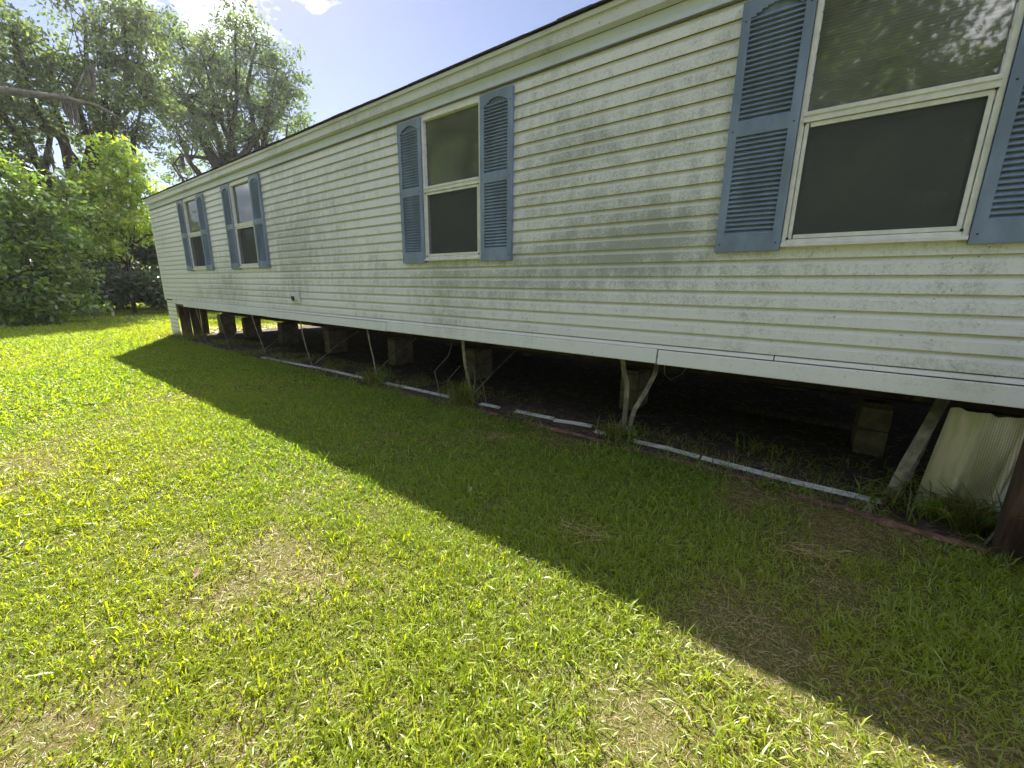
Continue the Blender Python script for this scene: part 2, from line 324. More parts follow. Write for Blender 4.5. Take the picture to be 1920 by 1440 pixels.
# lap boards: Dutch-lap profile, each length of each course its own board
def lap(z0, dz=0.0, zt=None):
    z1 = z0+PITCH; zt = zt or z1+0.006; q = [(-0.003, z0+0.013), (-0.0170-dz, z0+0.010), (-0.0180-dz, z0), (-0.0215-dz, z0), (-0.0225-dz, z0+0.003), (-0.0165-dz, z0+PITCH*0.60), (-0.0135-dz, z0+PITCH*0.66), (-0.0065-dz, z0+PITCH*0.80), (-0.0035-dz, z1+0.006), (0.002, z1+0.006)]
    if zt < z1:
        f = (zt-z0)/PITCH; q = q[:5]+[(-0.0225-dz+0.006*min(1, f/0.6), zt), (0.002, zt)]
    return q
NC = 21
for c in range(NC):
    z0 = ZS+c*PITCH; z1 = z0+PITCH
    spans = [(XL+0.035, XR)]
    if z1 > WZ0-0.02 and z0 < WZ1+0.02:
        spans = []; cur = XL+0.035
        for x0, x1 in OPEN: spans.append((cur, x0+0.012)); cur = x1-0.012
        spans.append((cur, XR))
        for x0, x1 in OPEN:
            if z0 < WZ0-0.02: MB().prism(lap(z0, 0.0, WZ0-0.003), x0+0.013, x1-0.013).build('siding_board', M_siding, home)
            if z1 > WZ1+0.02: MB().box(x0+0.013, x1-0.013, -0.012, 0.002, WZ1+0.003, ZS+NC*PITCH).build('head_trim', M_siding, home)
    off = [0.0, 1.25, 2.4, 0.6, 1.9][c//2 % 5]
    joints = [XL+off+0.9+3.66*k for k in range(6)]
    for x0, x1 in spans:
        cuts = [x0]+[j for j in joints if x0+0.35 < j < x1-0.35]+[x1]
        for k in range(len(cuts)-1):
            d = random.uniform(0, 0.0012)
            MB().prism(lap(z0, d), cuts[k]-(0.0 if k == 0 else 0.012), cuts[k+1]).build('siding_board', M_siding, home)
ZT = ZS+NC*PITCH
MB().box(XL-0.006, XL+0.034, -0.026, 0.0, 0.87, 3.25).box(XL-0.026, XL-0.004, -0.026, 0.05, 0.87, 3.25).build('corner_trim', M_trim, home)
# frieze, eave and roof edge
MB().box(XL-0.02, XR, -0.030, -0.003, ZT-0.010, ZT-0.001).build('channel_strip', M_groove, home)
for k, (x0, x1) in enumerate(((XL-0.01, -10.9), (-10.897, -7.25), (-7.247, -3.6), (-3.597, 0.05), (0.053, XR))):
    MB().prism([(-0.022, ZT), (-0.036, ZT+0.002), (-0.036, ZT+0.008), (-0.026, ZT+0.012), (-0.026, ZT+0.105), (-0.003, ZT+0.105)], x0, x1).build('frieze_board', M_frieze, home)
    MB().prism([(-0.030, ZT+0.108), (-0.085, ZT+0.118), (-0.085, ZT+0.205), (-0.078, ZT+0.205), (-0.076, ZT+0.150), (-0.030, ZT+0.150)], x0-0.01*(k == 0), x1).build('fascia', M_fascia, home)
    MB().prism([(-0.0745, ZT+0.207), (-0.105, ZT+0.204), (-0.108, ZT+0.236), (-0.100, ZT+0.238), (-0.0745, ZT+0.238)], x0-0.03*(k == 0), x1).build('drip_edge', M_fascia, home)
ZE = ZT+0.242; SL = math.tan(rad(13))
roof = MB().prism([(-0.095, ZE), (-0.095, ZE+0.008), (YB/2, ZE+0.008+SL*(YB/2+0.095)), (YB+0.095, ZE+0.008), (YB+0.095, ZE)], XL-0.07, XR+0.05).build('roof', M_shingle, home)
xk = XL-0.085; k = 0
while xk < XR-0.1:
    w = 0.305+random.uniform(-0.004, 0.004); dz = random.uniform(0.000, 0.009); dy = random.uniform(-0.006, 0.006)
    y0 = -0.128+dy; y1 = 0.03
    m_ = MB().prism([(y0, ZE+0.010+SL*(y0+0.095)+dz*0.3), (y0, ZE+0.019+SL*(y0+0.095)+dz), (y1, ZE+0.022+SL*(y1+0.095)+dz), (y1, ZE+0.010+SL*(y1+0.095))], xk, xk+w-0.006)
    m_.build('shingle', M_shingle, roof); xk += w
# bottom trim: lengths butt at open joints, a thin lip above
tj = [(-13.55, -13.02), (-13.0, -12.085), (-12.07, -8.275), (-8.26, -4.678), (-4.665, -1.083), (-1.070, 2.5), (2.513, XR)]
for k, (x0, x1) in enumerate(tj):
    d = random.uniform(-0.003, 0.003); zb = 0.748+d+(0.05 if k == 0 else 0)
    MB().prism([(-0.004, zb), (-0.034, zb), (-0.038, zb+0.004), (-0.030, 0.858+d), (-0.024, 0.864+d), (-0.004, 0.864+d)], x0, x1).build('bottom_trim', M_trim, home)
for x0, x1 in ((-13.9, -9.05), (-9.04, -6.4), (-6.392, -3.92), (-3.912, -0.275), (-0.267, XR)):
    MB().prism([(-0.004, 0.868), (-0.020, 0.868), (-0.026, 0.873), (-0.016, 0.900), (-0.004, 0.904)], x0, x1).build('trim_lip', M_trim, home)
# chassis beams and joist ends
for y in (1.22, 3.55):
    b = MB(); b.box(XL+0.15, XR, y-0.05, y+0.05, 0.72, 0.732); b.box(XL+0.15, XR, y-0.005, y+0.005, 0.462, 0.72); b.box(XL+0.15, XR, y-0.05, y+0.05, 0.45, 0.462)
    b.build('chassis_beam', M_steel, home)
for x in np.arange(XL+0.6, XR, 1.2):
    MB().prism([(0.06, 0.70), (0.06, 0.733), (1.168, 0.733), (1.168, 0.56), (1.0, 0.56)], x-0.02, x+0.02).build('outrigger', M_steel, home)
# sagging belly sheet behind the near trim
MB().prism([(0.06, 0.73), (0.30, 0.66), (0.62, 0.60), (0.95, 0.64), (1.1, 0.73)], -2.9, -1.75).build('sagging_wrap', M_belly, home)

# windows
def window(x, i):
    x0, x1 = x+SW, x+SW+WW
    w = MB(); fw = 0.028
    w.box(x0, x0+fw, -0.040, 0.09, WZ0, WZ1); w.box(x1-fw, x1, -0.040, 0.09, WZ0, WZ1)
    w.box(x0+fw, x1-fw, -0.040, 0.09, WZ1-fw, WZ1); w.box(x0+fw, x1-fw, -0.043, 0.09, WZ0, WZ0+0.04)
    win = w.build('window', M_winframe, home); bevel(win, 0.004)
    MB().prism([(-0.043, WZ0-0.004), (-0.058, WZ0-0.006), (-0.058, WZ0+0.012), (-0.044, WZ0+0.018)], x0+0.002, x1-0.002).build('sill', M_winframe, win)
    MB().prism([(-0.046, RAIL-0.030), (-0.046, RAIL-0.006), (-0.040, RAIL-0.004), (-0.040, RAIL+0.004), (-0.050, RAIL+0.006), (-0.050, RAIL+0.028), (0.0, RAIL+0.028), (0.0, RAIL-0.030)], x0+fw-0.006, x1-fw+0.006).build('meeting_rail', M_winframe, win)
    s = MB(); a0, a1 = x0+fw+0.006, x1-fw-0.006; b0, b1 = WZ0+0.044, RAIL-0.034
    s.box(a0, a0+0.020, -0.036, -0.016, b0, b1); s.box(a1-0.020, a1, -0.036, -0.016, b0, b1); s.box(a0+0.028, a1-0.020, -0.036, -0.016, b0, b0+0.024); s.box(a0+0.028, a1-0.020, -0.036, -0.016, b1-0.024, b1)
    s.build('screen_frame', M_winframe, win)
    MB().box(a0+0.018, a1-0.018, -0.0262, -0.0254, b0+0.016, b1-0.016).build('insect_screen', M_screen, win)
    MB().box(x0+fw-0.004, x1-fw+0.004, 0.006, 0.0065, RAIL+0.026, WZ1-fw+0.004).build('pane', M_glass, win)
    MB().box(x0+fw-0.004, x1-fw+0.004, 0.030, 0.0305, WZ0+0.03, RAIL-0.01).build('pane', M_glass, win)
    for px in (x0+fw-0.002, x1-fw-0.010):
        for pz in (b0-0.006, b1-0.004): MB().box(px, px+0.012, -0.0455, -0.034, pz, pz+0.014).build('corner_clip', M_dark, win)
    return x0+fw, x1-fw
def cloth(name, x0, x1, z0, z1, y, m, amp=0.018, wl=0.075, label='', cat='curtain'):
    n = 60; X_ = np.linspace(x0, x1, n); Y_ = y+amp*np.sin(X_/wl*2*np.pi+1.5*np.sin(X_*9))
    co = np.concatenate([np.stack([X_, Y_, np.full(n, z0)], 1), np.stack([X_, y+(Y_-y)*0.6, np.full(n, z1)], 1), np.stack([X_, Y_+0.004, np.full(n, z0)], 1), np.stack([X_, y+(Y_-y)*0.6+0.004, np.full(n, z1)], 1)])
    k = np.arange(n-1); q = np.concatenate([np.stack([k, k+1, n+k+1, n+k], 1), np.stack([2*n+k+1, 2*n+k, 3*n+k, 3*n+k+1], 1)])
    o = np_mesh(name, co, [q], m); o.data.shade_smooth(); return tag(o, label, cat)
for i, x in enumerate(WIN):
    a0, a1 = window(x, i)
    if i == 0:
        cloth('curtain', a0-0.04, a0+0.28, WZ0+0.02, WZ1+0.02, 0.125, M_curtain, label='dark drawn curtain inside the window nearest the ribbed corner skirting')
    if i == 1:
        cloth('curtain', a0-0.05, a1+0.05, RAIL-0.1, WZ1+0.02, 0.125, M_curtain, label='brown curtain in the upper half of the window above the dryer vent side')
        tag(MB().box(a0+0.22, a1+0.02, 0.13, 0.134, WZ0+0.02, RAIL-0.06).build('roller_shade', M_paper), 'pale blue grey shade behind the lower half of a narrow window', 'roller shade')
    if i == 2:
        cloth('curtain', a0-0.05, a1+0.05, WZ0, WZ1+0.02, 0.125, M_curtain, amp=0.024, wl=0.12, label='taupe pleated curtain hanging inside the middle window by the heavy mildew')
    if i == 3:
        bl = tag(empty('window_blind', ((a0+a1)/2, 0.11, WZ0+0.02)), 'taupe mini blind lowered behind the large clear window beside the near steps', 'blind')
        s = MB().prism([(-0.0055, -0.0105), (-0.0045, -0.0105), (0.0055, 0.0105), (0.0045, 0.0105)], a0-0.03, a1+0.03).mesh('slat')
        for k in range(int((WZ1-WZ0-0.02)/0.0185)):
            link('slat', s, M_blind, bl, (0, 0.11, WZ0+0.035+k*0.0185))

# shutters: frame with arched head, two louvred openings
def shutter_mesh():
    b = MB(); w, h = SW-0.006, 1.51; st = 0.052; d0, d1 = -0.034, 0.0
    b.box(0, w, d1-0.010, d1, 0, h)                                # backing
    b.box(0, st, d0, d1-0.010, 0, h); b.box(w-st, w, d0, d1-0.010, 0, h)
    b.box(st, w-st, d0, d1-0.010, 0, 0.115); b.box(st, w-st, d0, d1-0.010, 0.735, 0.82)
    n = 10; iw = w-2*st                                            # arched top rail
    for k in range(n):
        u0, u1 = k/n, (k+1)/n; za = 1.405+0.055*math.sin(math.pi*(u0+u1)/2)
        b.box(st+iw*u0, st+iw*u1, d0, d1-0.010, za, h)
    return b.mesh('shutter')
SH = shutter_mesh(); iw = SW-0.006-2*0.052
SLAT = MB().prism([(-0.0105, 0.030), (-0.0105, 0.026), (-0.030, 0.003), (-0.0325, 0.001), (-0.0335, 0.004), (-0.031, 0.008)], 0.0523, 0.0523+iw-0.0006).mesh('slat')
SCREW = MB().tube([(0, -0.0338, 0), (0, -0.0375, 0)], [0.005, 0.004], 8).mesh('screw')
for x in WIN:
    for x0 in (x+0.003, x+SW+WW+0.003):
        sh = link('shutter', SH, M_shut, home, (x0, -0.019, 1.605+random.uniform(-0.004, 0.004)))
        for k in range(21): link('slat', SLAT, M_shut, sh, (0, 0, 0.113+k*0.0298))
        for k in range(21 if True else 0):
            if 0.82+k*0.0290 < 1.425: link('slat', SLAT, M_shut, sh, (0, 0, 0.818+k*0.0290))
        for sx in (0.026, SW-0.032):
            for sz in (0.05, 0.77, 1.40): link('screw', SCREW, M_dark, sh, (sx, 0, sz))
# dryer vent
vt = MB().box(-7.15, -6.96, -0.05, -0.017, 1.035, 1.215).build('vent', M_trim, home); bevel(vt, 0.008)
MB().tube([(-7.06, -0.051, 1.13), (-7.06, -0.09, 1.125)], [0.062, 0.062], 16).build('hood', M_trim, vt)
MB().tube([(-7.06, -0.0905, 1.125), (-7.06, -0.093, 1.125)], [0.058, 0.058], 16).build('flap', M_dark, vt)

# ------------------------------------------------------------------ piers, straps and skirting
ORD = ['first', 'second', 'third', 'fourth', 'fifth', 'sixth', 'seventh', 'eighth', 'ninth']
def pier(x, y, label):
    z = gzf(x); p = tag(empty('block_pier', (x, y, z)), label, 'pier', 'block piers beneath the home')
    top = 0.449; n = 2; hb = (top-z-0.045)/n; mb = None
    hb = (top-z-0.03-0.04)/n; MB().box(x-0.098, x+0.098, y-0.198, y+0.198, z-0.03, z+0.031).build('footing', M_conc, p)
    for k in range(n):
        o = MB().box(x-0.10, x+0.10, y-0.20, y+0.20, z+0.032+k*hb, z+0.030+(k+1)*hb-0.006).build('block', M_conc, p, None); bevel(o, 0.006)
    MB().box(x-0.09, x+0.09, y-0.19, y+0.19, z+0.030+n*hb, top-0.001).build('wood_cap', M_wood, p)
for k, x in enumerate((-14.1, -12.35, -10.27, -8.18, -6.03, -4.15, -1.7, 0.42)):
    pier(x, 1.22, f'{ORD[k]} front row block pier counting from the ribbed corner skirting')
for k, x in enumerate((-7.0, -4.8, -2.6, -0.4)):
    pier(x, 3.55, f'{ORD[k]} rear row block pier counting from the open far end')
# back skirting that closes the far side
for k, x in enumerate(np.arange(XL+0.95, XR, 0.92)):
    b = MB(); pr = []
    for j in range(9):
        pr += [(x+j*0.1, YB-0.03+(0.012 if j % 2 else 0))]
    pr += [(px, py+0.006) for px, py in reversed(pr)]
    tag(b.vprism(pr, gzf(x)-0.02, 0.76).build('skirting_panel', M_skirt), 'ribbed skirting panel closing the dark rear side under the home', 'skirting', 'rear skirting panels')
# straps
def strap(pts, label, w=0.032, side=(1, 0, 0)):
    pts = [(x, y, max(z, gzf(x)-0.03)) for x, y, z in pts]
    return tag(MB().ribbon(pts, w, 0.003, side).build('tie_down_strap', M_strap), label, 'strap', 'tie down straps')
hang = 'thin bent tie down strap hanging straight down behind the bottom trim'
diag = 'taut slanting tie down strap from ground anchor up to the front chassis beam'
for k, (x, a, b) in enumerate(((-12.6, 0.15, 0.3), (-11.1, 0.12, 0.3), (-9.3, 0.22, 0.42), (-7.3, 0.09, 0.24), (-5.32, 0.10, 0.13))):
    strap([(x, 0.10, 0.735), (x+a*0.5, 0.10, 0.50), (x+a, 0.11, 0.28), (x+b, 0.12, gzf(x)-0.03)], f'{ORD[k]} thin bent hanging strap counting from the ribbed corner skirting')
for k, x in enumerate((-12.9, -11.55, -9.45, -7.25, -5.55, -3.45)):
    strap([(x, 0.22, gzf(x)-0.03), (x+0.02, 0.70, 0.24), (x+0.03, 1.165, 0.47)], f'{ORD[k]} taut slanting strap counting from the ribbed corner skirting')
strap([(-3.38, 0.08, 0.735), (-3.36, 0.09, 0.45), (-3.25, 0.12, -0.05)], 'broad weathered strap rising straight out of the tall grass tuft', 0.045)
strap([(-1.42, 0.10, 0.735), (-1.40, 0.10, 0.62), (-1.365, 0.11, 0.50), (-1.36, 0.11, 0.34), (-1.375, 0.12, -0.03)], 'kinked grey strap, the straighter of two meeting in leafy weeds', 0.045)
strap([(-1.17, 0.30, 0.735), (-1.17, 0.24, 0.60), (-1.21, 0.18, 0.46), (-1.29, 0.14, 0.27), (-1.345, 0.13, -0.03)], 'curved grey strap leaning into leafy weeds beside a kinked one', 0.042)
strap([(-1.12, 0.32, 0.735), (-1.10, 0.30, 0.60), (-1.04, 0.30, 0.56), (-0.96, 0.32, 0.62), (-0.90, 0.34, 0.735)], 'short strap sagging in a loop under the trim', 0.025, (0, 1, 0))
strap([(0.66, 0.30, 0.735), (0.60, 0.20, 0.52), (0.53, 0.12, 0.26), (0.475, 0.08, -0.03)], 'wide rusty strap leaning beside the dented skirting panel', 0.062)
strap([(0.66, 0.42, 0.60), (0.60, 0.30, 0.30), (0.52, 0.14, 0.02)], 'second rusty strap half hidden behind the wide one', 0.05)
# bare vine stems by the grass tuft
for pts in ([(-3.75, 0.05, -0.02), (-3.86, 0.06, 0.30), (-3.62, 0.08, 0.52), (-3.55, 0.08, 0.70)], [(-3.55, 0.03, -0.02), (-3.63, 0.05, 0.20), (-3.42, 0.07, 0.42)], [(-3.2, 0.05, -0.02), (-3.16, 0.05, 0.35), (-3.22, 0.06, 0.52)]):
    tag(MB().tube(pts, [0.006, 0.005, 0.004, 0.002][:len(pts)], 5).build('vine_stem', M_palebark), {-3.75: 'thin bare vine stem bent like an elbow beside the tall grass tuft', -3.55: 'short kinked vine stem next to the tall grass tuft', -3.2: 'nearly straight vine stem rising out of the tall grass tuft'}[pts[0][0]], 'vine', 'bare vine stems')
# far corner skirting: upright white ribs
pr = []
for j in range(16):
    pr.append((-14.47+j*0.047, -0.006-(0.012 if j % 3 == 1 else 0.0)))
pr += [(px, py+0.006) for px, py in reversed(pr)]
tag(MB().vprism(pr, gzf(-14.4)-0.02, 0.872).build('skirting_panel', M_trim), 'upright white ribbed skirting panel at the lawn corner of the home', 'skirting')
tag(MB().box(-13.93, -13.58, -0.028, -0.020, 0.81, 0.862).build('skirting_rail', M_trim), 'short white top rail left beside the corner skirting panel', 'rail')
# brown boards leaning in the far opening
for k, (x, w, y, ln) in enumerate(((-14.12, 0.24, 0.12, 0.01), (-14.08, 0.22, 0.37, -0.01), (-14.12, 0.16, 0.60, 0.02))):
    z = gzf(x); b = MB(); b.vprism([(x, y), (x+0.028, y), (x+0.028, y+w), (x, y+w)], z-0.03, 0.734, (-0.03, ln))
    tag(bevel(b.build('wood_plank', M_wood), 0.004), ['wide brown plank standing just inside the corner skirting', 'reddish brown plank in the middle of three upright planks', 'narrow brown plank edging the bright far opening'][k], 'plank')
# white bottom track lengths lying along the wall line
TR = [[(-8.54, -0.10), (-8.2, -0.09), (-7.58, -0.05), (-7.0, -0.01), (-6.62, 0.02)], [(-6.57, 0.03), (-6.0, 0.035), (-5.42, 0.042)], [(-5.12, 0.045), (-4.46, 0.06), (-3.62, 0.075)],
      [(-3.12, 0.085), (-2.95, 0.10), (-2.84, 0.10)], [(-2.62, 0.11), (-2.32, 0.13), (-2.14, 0.145)], [(-2.11, 0.10), (-1.9, 0.15), (-1.72, 0.17)], [(-1.63, 0.065), (-1.45, 0.04), (-1.32, 0.03)], [(-1.29, 0.035), (-0.945, 0.05), (-0.68, 0.02)], [(-0.66, 0.015), (-0.33, 0.0), (0.0, -0.03), (0.44, -0.01)]]
TL = ['long cracked white track at the end toward the corner skirting', 'white track length lying beneath two hanging straps', 'white track length next to a grassy clump', 'tiny white track scrap past the tall grass tuft', 'short white track stub among dry grass', 'short tilted white track piece beside leafy weeds',
      'broken white track stub with a step in it by the two straps', 'smooth white track length between the straps and the bare soil', 'straight bright white track ending at the wide rusty strap']
for pts, lb in zip(TR, TL):
    b = MB(); P3 = [(x, y, gzf(x)+0.014) for x, y in pts]
    b.ribbon([(x, y, z) for x, y, z in P3], 0.023, 0.008, (0, 1, 0.25)); b.ribbon([(x, y-0.017, z+0.006) for x, y, z in P3], 0.014, 0.005, (0, 0.2, 1)); b.ribbon([(x, y+0.018, z+0.010) for x, y, z in P3], 0.020, 0.005, (0, 0.1, 1))
    tag(b.build('skirting_track', M_pvc), lb, 'track')
# dented perforated skirting panel near the steps
def near_panel():
    xs_ = np.linspace(0.0, 0.36, 49); prof = np.zeros_like(xs_)
    for c_, a_ in ((0.0, 0.014), (0.15, 0.030), (0.165, 0.016), (0.33, 0.034), (0.348, 0.014)): prof -= a_*np.exp(-((xs_-c_)/0.009)**2)
    prof += 0.010*np.sin(xs_*24)
    zs_ = np.linspace(0, 1, 12); co = []
    for back in (0, 0.004):
        for z in zs_:
            tz = gzf(0.6)-0.02+z*(0.70+0.006*np.sin(xs_*19)+0.02*(vnoise(xs_, xs_*0, 0.04)-0.5)*(z > 0.95))
            co.append(np.stack([0.59+0.05*z+xs_*0.96, 0.06-0.02*z+prof+back+0.01*np.sin(z*4+xs_*6), tz], 1))
    n = 49; co = np.concatenate(co); q = []
    for L in range(2):
        for r in range(11):
            k = np.arange(n-1)+r*n+L*12*n; q.append(np.stack([k, k+1, k+n+1, k+n], 1) if L == 0 else np.stack([k+1, k, k+n, k+n+1], 1))
    return co, [np.concatenate(q)]
def perf_mat():
    m, t = mat('perforated_vinyl'); o = nd(t, 'ShaderNodeOutputMaterial'); p = nd(t, 'ShaderNodeBsdfPrincipled', Roughness=0.55)
    g = nd(t, 'ShaderNodeNewGeometry'); sx = nd(t, 'ShaderNodeSeparateXYZ'); t.links.new(g.outputs['Position'], sx.inputs[0])
    cb = nd(t, 'ShaderNodeCombineXYZ'); t.links.new(math_n(t, 'MULTIPLY', sx.outputs[0], 95.0), cb.inputs[0]); t.links.new(math_n(t, 'MULTIPLY', sx.outputs[2], 95.0), cb.inputs[1])
    vo = nd(t, 'ShaderNodeTexVoronoi', Scale=1.0, Randomness=0.12, voronoi_dimensions='2D'); t.links.new(cb.outputs[0], vo.inputs['Vector'])
    hole = math_n(t, 'LESS_THAN', vo.outputs['Distance'], 0.27); zone = math_n(t, 'GREATER_THAN', sx.outputs[0], 0.795)
    n1 = nd(t, 'ShaderNodeTexNoise', Scale=5.0, Detail=5.0); mp = nd(t, 'ShaderNodeMapping'); mp.inputs['Scale'].default_value = (4, 4, 0.7)
    t.links.new(g.outputs['Position'], mp.inputs[0]); t.links.new(mp.outputs[0], n1.inputs['Vector'])
    r = nd(t, 'ShaderNodeValToRGB'); e = r.color_ramp.elements; e[0].position = 0.35; e[0].color = (0.33, 0.34, 0.18, 1); e[1].position = 0.62; e[1].color = (0.52, 0.47, 0.35, 1)
    t.links.new(n1.outputs[0], r.inputs[0]); mx = nd(t, 'ShaderNodeMix', data_type='RGBA'); mx.inputs[7].default_value = (0.10, 0.10, 0.06, 1)
    t.links.new(math_n(t, 'MULTIPLY', math_n(t, 'MULTIPLY', hole, zone), 0.8), mx.inputs[0]); t.links.new(r.outputs[0], mx.inputs[6]); t.links.new(mx.outputs[2], p.inputs['Base Color'])
    t.links.new(p.outputs[0], o.inputs[0]); return m
M_perf = perf_mat()
co, q = near_panel(); o = np_mesh('skirting_panel', co, q, M_perf); o.data.shade_smooth()
tag(o, 'dented perforated skirting panel with algae, leaning beside the brown steps', 'skirting')
b = MB(); b.vprism([(0.915, 0.03), (0.955, 0.02), (1.25, 0.03), (1.25, 0.037), (0.957, 0.028), (0.917, 0.037)], gzf(0.9)-0.02, 0.70, (0.03, 0.0))
tag(b.build('skirting_panel', M_skirt), 'beige skirting sheet tucked behind the brown steps', 'skirting')
# brown wooden steps at the frame edge
st = tag(empty('wooden_steps', (1.35, -0.35, 0.0)), 'brown stained wooden steps standing against the home by the dented panel', 'steps')
MB().prism([(-0.60, -0.02), (-0.05, -0.02), (-0.05, 0.42), (-0.14, 0.42), (-0.60, 0.10)], 0.99, 1.03).build('stringer', M_brown, st)
MB().prism([(-0.85, -0.02), (-0.05, -0.02), (-0.05, 0.60), (-0.30, 0.60), (-0.85, 0.12)], 1.75, 1.79).build('stringer', M_brown, st)
for y0, z in ((-0.36, 0.21), (-0.16, 0.43)): MB().box(1.033, 1.748, y0, y0+0.26, z, z+0.038).build('tread', M_brown, st)
bevel(MB().box(0.885, 0.985, -0.29, -0.19, -0.03, 1.15).build('post', M_brown, st), 0.005)

# ------------------------------------------------------------------ grass
GREEN = np.array([[0.17, 0.29, 0.020], [0.23, 0.34, 0.020], [0.12, 0.235, 0.026], [0.30, 0.37, 0.022]])
STRAW = np.array([[0.46, 0.37, 0.19], [0.38, 0.29, 0.14], [0.52, 0.45, 0.26]])
def blades(x, y, L, Wd, e0, e1, col, two=True, flat=None):
    n = len(x); az = rng.random(n)*2*np.pi if flat is None else flat
    h = np.stack([np.cos(az), np.sin(az), np.zeros(n)], 1); sd_ = np.stack([-np.sin(az), np.cos(az), np.zeros(n)], 1)
    roll = (rng.random(n)-0.5)*1.6; sd_ = sd_*np.cos(roll)[:, None]+np.stack([np.zeros(n)]*2+[np.sin(roll)], 1)
    p0 = np.stack([x, y, gz(x)-0.004], 1); up = np.array([0, 0, 1.0])
    p1 = p0+(L*0.5)[:, None]*(h*np.cos(e0)[:, None]+up*np.sin(e0)[:, None]); p2 = p1+(L*0.5)[:, None]*(h*np.cos(e1)[:, None]+up*np.sin(e1)[:, None])
    p2[:, 2] = np.maximum(p2[:, 2], gz(x)+0.003); w = Wd[:, None]*0.5
    if two:
        co = np.stack([p0-sd_*w*0.7, p0+sd_*w*0.7, p1-sd_*w, p1+sd_*w, p2], 1).reshape(-1, 3); k = np.arange(n)*5
        F = [np.stack([k, k+1, k+3, k+2], 1), np.stack([k+2, k+3, k+4], 1)]; cc = np.repeat(col, 5, 0)
    else:
        co = np.stack([p0-sd_*w, p0+sd_*w, p2], 1).reshape(-1, 3); k = np.arange(n)*3; F = [np.stack([k, k+1, k+2], 1)]; cc = np.repeat(col, 3, 0)
    return co, F, cc
def on_lawn(x, y):
    e = -0.17+0.16*(vnoise(x, x*0, 0.3)-0.5)
    under = (x > -14.5) & (y > e) & (x < 4.2)
    return ~under
def lawn(name, x0, x1, y0, y1, dens, rlo, rhi, L, Wd, two, label):
    n = int((x1-x0)*(y1-y0)*dens); x = x0+rng.random(n)*(x1-x0); y = y0+rng.random(n)*(y1-y0)
    # tufts: pull part of the blades toward clump centres
    cl = 0.11; jx = (np.floor(x/cl)+_tab[(np.floor(x/cl)).astype(int) % 256, (np.floor(y/cl)).astype(int) % 256])*cl
    jy = (np.floor(y/cl)+_tab[(np.floor(y/cl)+31).astype(int) % 256, (np.floor(x/cl)).astype(int) % 256])*cl
    pull = (rng.random(n) < 0.45)*(0.55*rng.random(n)); x = x+(jx-x)*pull; y = y+(jy-y)*pull
    r = np.hypot(x, y+3.4); k = (r >= rlo) & (r < rhi) & on_lawn(x, y); x, y = x[k], y[k]; n = len(x)
    patch = 0.6*vnoise(x, y, 0.9)+0.4*vnoise(x+9, y+4, 0.28); dry = patch > (0.49+0.32*rng.random(n))
    rr_ = np.hypot(x, y+3.4); dry &= rng.random(n) < np.clip(1.5-rr_/7.0, 0.15, 1.0)
    dry |= rng.random(n) < np.clip(0.44-0.035*rr_, 0.10, 0.40)
    tuft = vnoise(x+20, y+3, 0.22)
    g = GREEN[rng.integers(0, 4, n)]*(0.75+0.5*rng.random(n))[:, None]; yel = np.clip(vnoise(x+3, y-8, 1.6)*1.5-0.45+0.35*np.exp(-((x+2.6)/1.8)**2-((y+2.9)/0.7)**2), 0, 1)[:, None]
    g = g*(1-yel*0.75)+np.array([0.28, 0.335, 0.022])*yel*0.75
    c = np.where(dry[:, None], STRAW[rng.integers(0, 3, n)]*(0.6+0.5*rng.random(n))[:, None], g)
    big = (rng.random(n) < 0.05+0.14*(vnoise(x-7, y+2, 0.7) > 0.68))
    LL = L*(0.5+0.9*rng.random(n))*(0.65+0.7*tuft)*np.where(dry, 0.85, 1)*np.where(big, 1.5, 1); WW_ = Wd*(0.55+0.8*rng.random(n))*np.where(dry, 0.5, 1)*np.where(big, 1.5, 1)
    e0 = np.where(dry, rng.random(n)*0.35, 0.45+rng.random(n)*0.95); e1 = e0-0.2-rng.random(n)*0.9; e1 = np.where(dry, -0.1+0.3*rng.random(n), e1)
    co, F, cc = blades(x, y, LL, WW_, e0, e1, c, two)
    return tag(np_mesh(name, co, F, M_grass, cc), label, 'grass', kind='stuff')
lawn('lawn_grass', -3.1, 2.6, -4.4, 0.0, 21000, 0.7, 3.1, 0.050, 0.0042, True, 'broad bladed lawn grass in the foreground, partly in the home\'s shadow')
lawn('lawn_grass', -6.2, 3.0, -4.6, 0.0, 9500, 3.1, 6.2, 0.050, 0.0058, True, 'lawn grass along the middle of the home')
lawn('lawn_grass', -12.2, 0.0, -5.4, 0.0, 4200, 6.2, 12.0, 0.052, 0.011, True, 'lawn grass toward the far end of the home')
lawn('lawn_grass', -21.0, -8.0, -9.0, 9.0, 1300, 12.0, 20.0, 0.065, 0.022, False, 'sunny lawn grass around the far corner of the home')
lawn('lawn_grass', -46.0, -14.0, -16.0, 20.0, 190, 20.0, 46.0, 0.075, 0.050, False, 'distant lawn grass before the hedge')
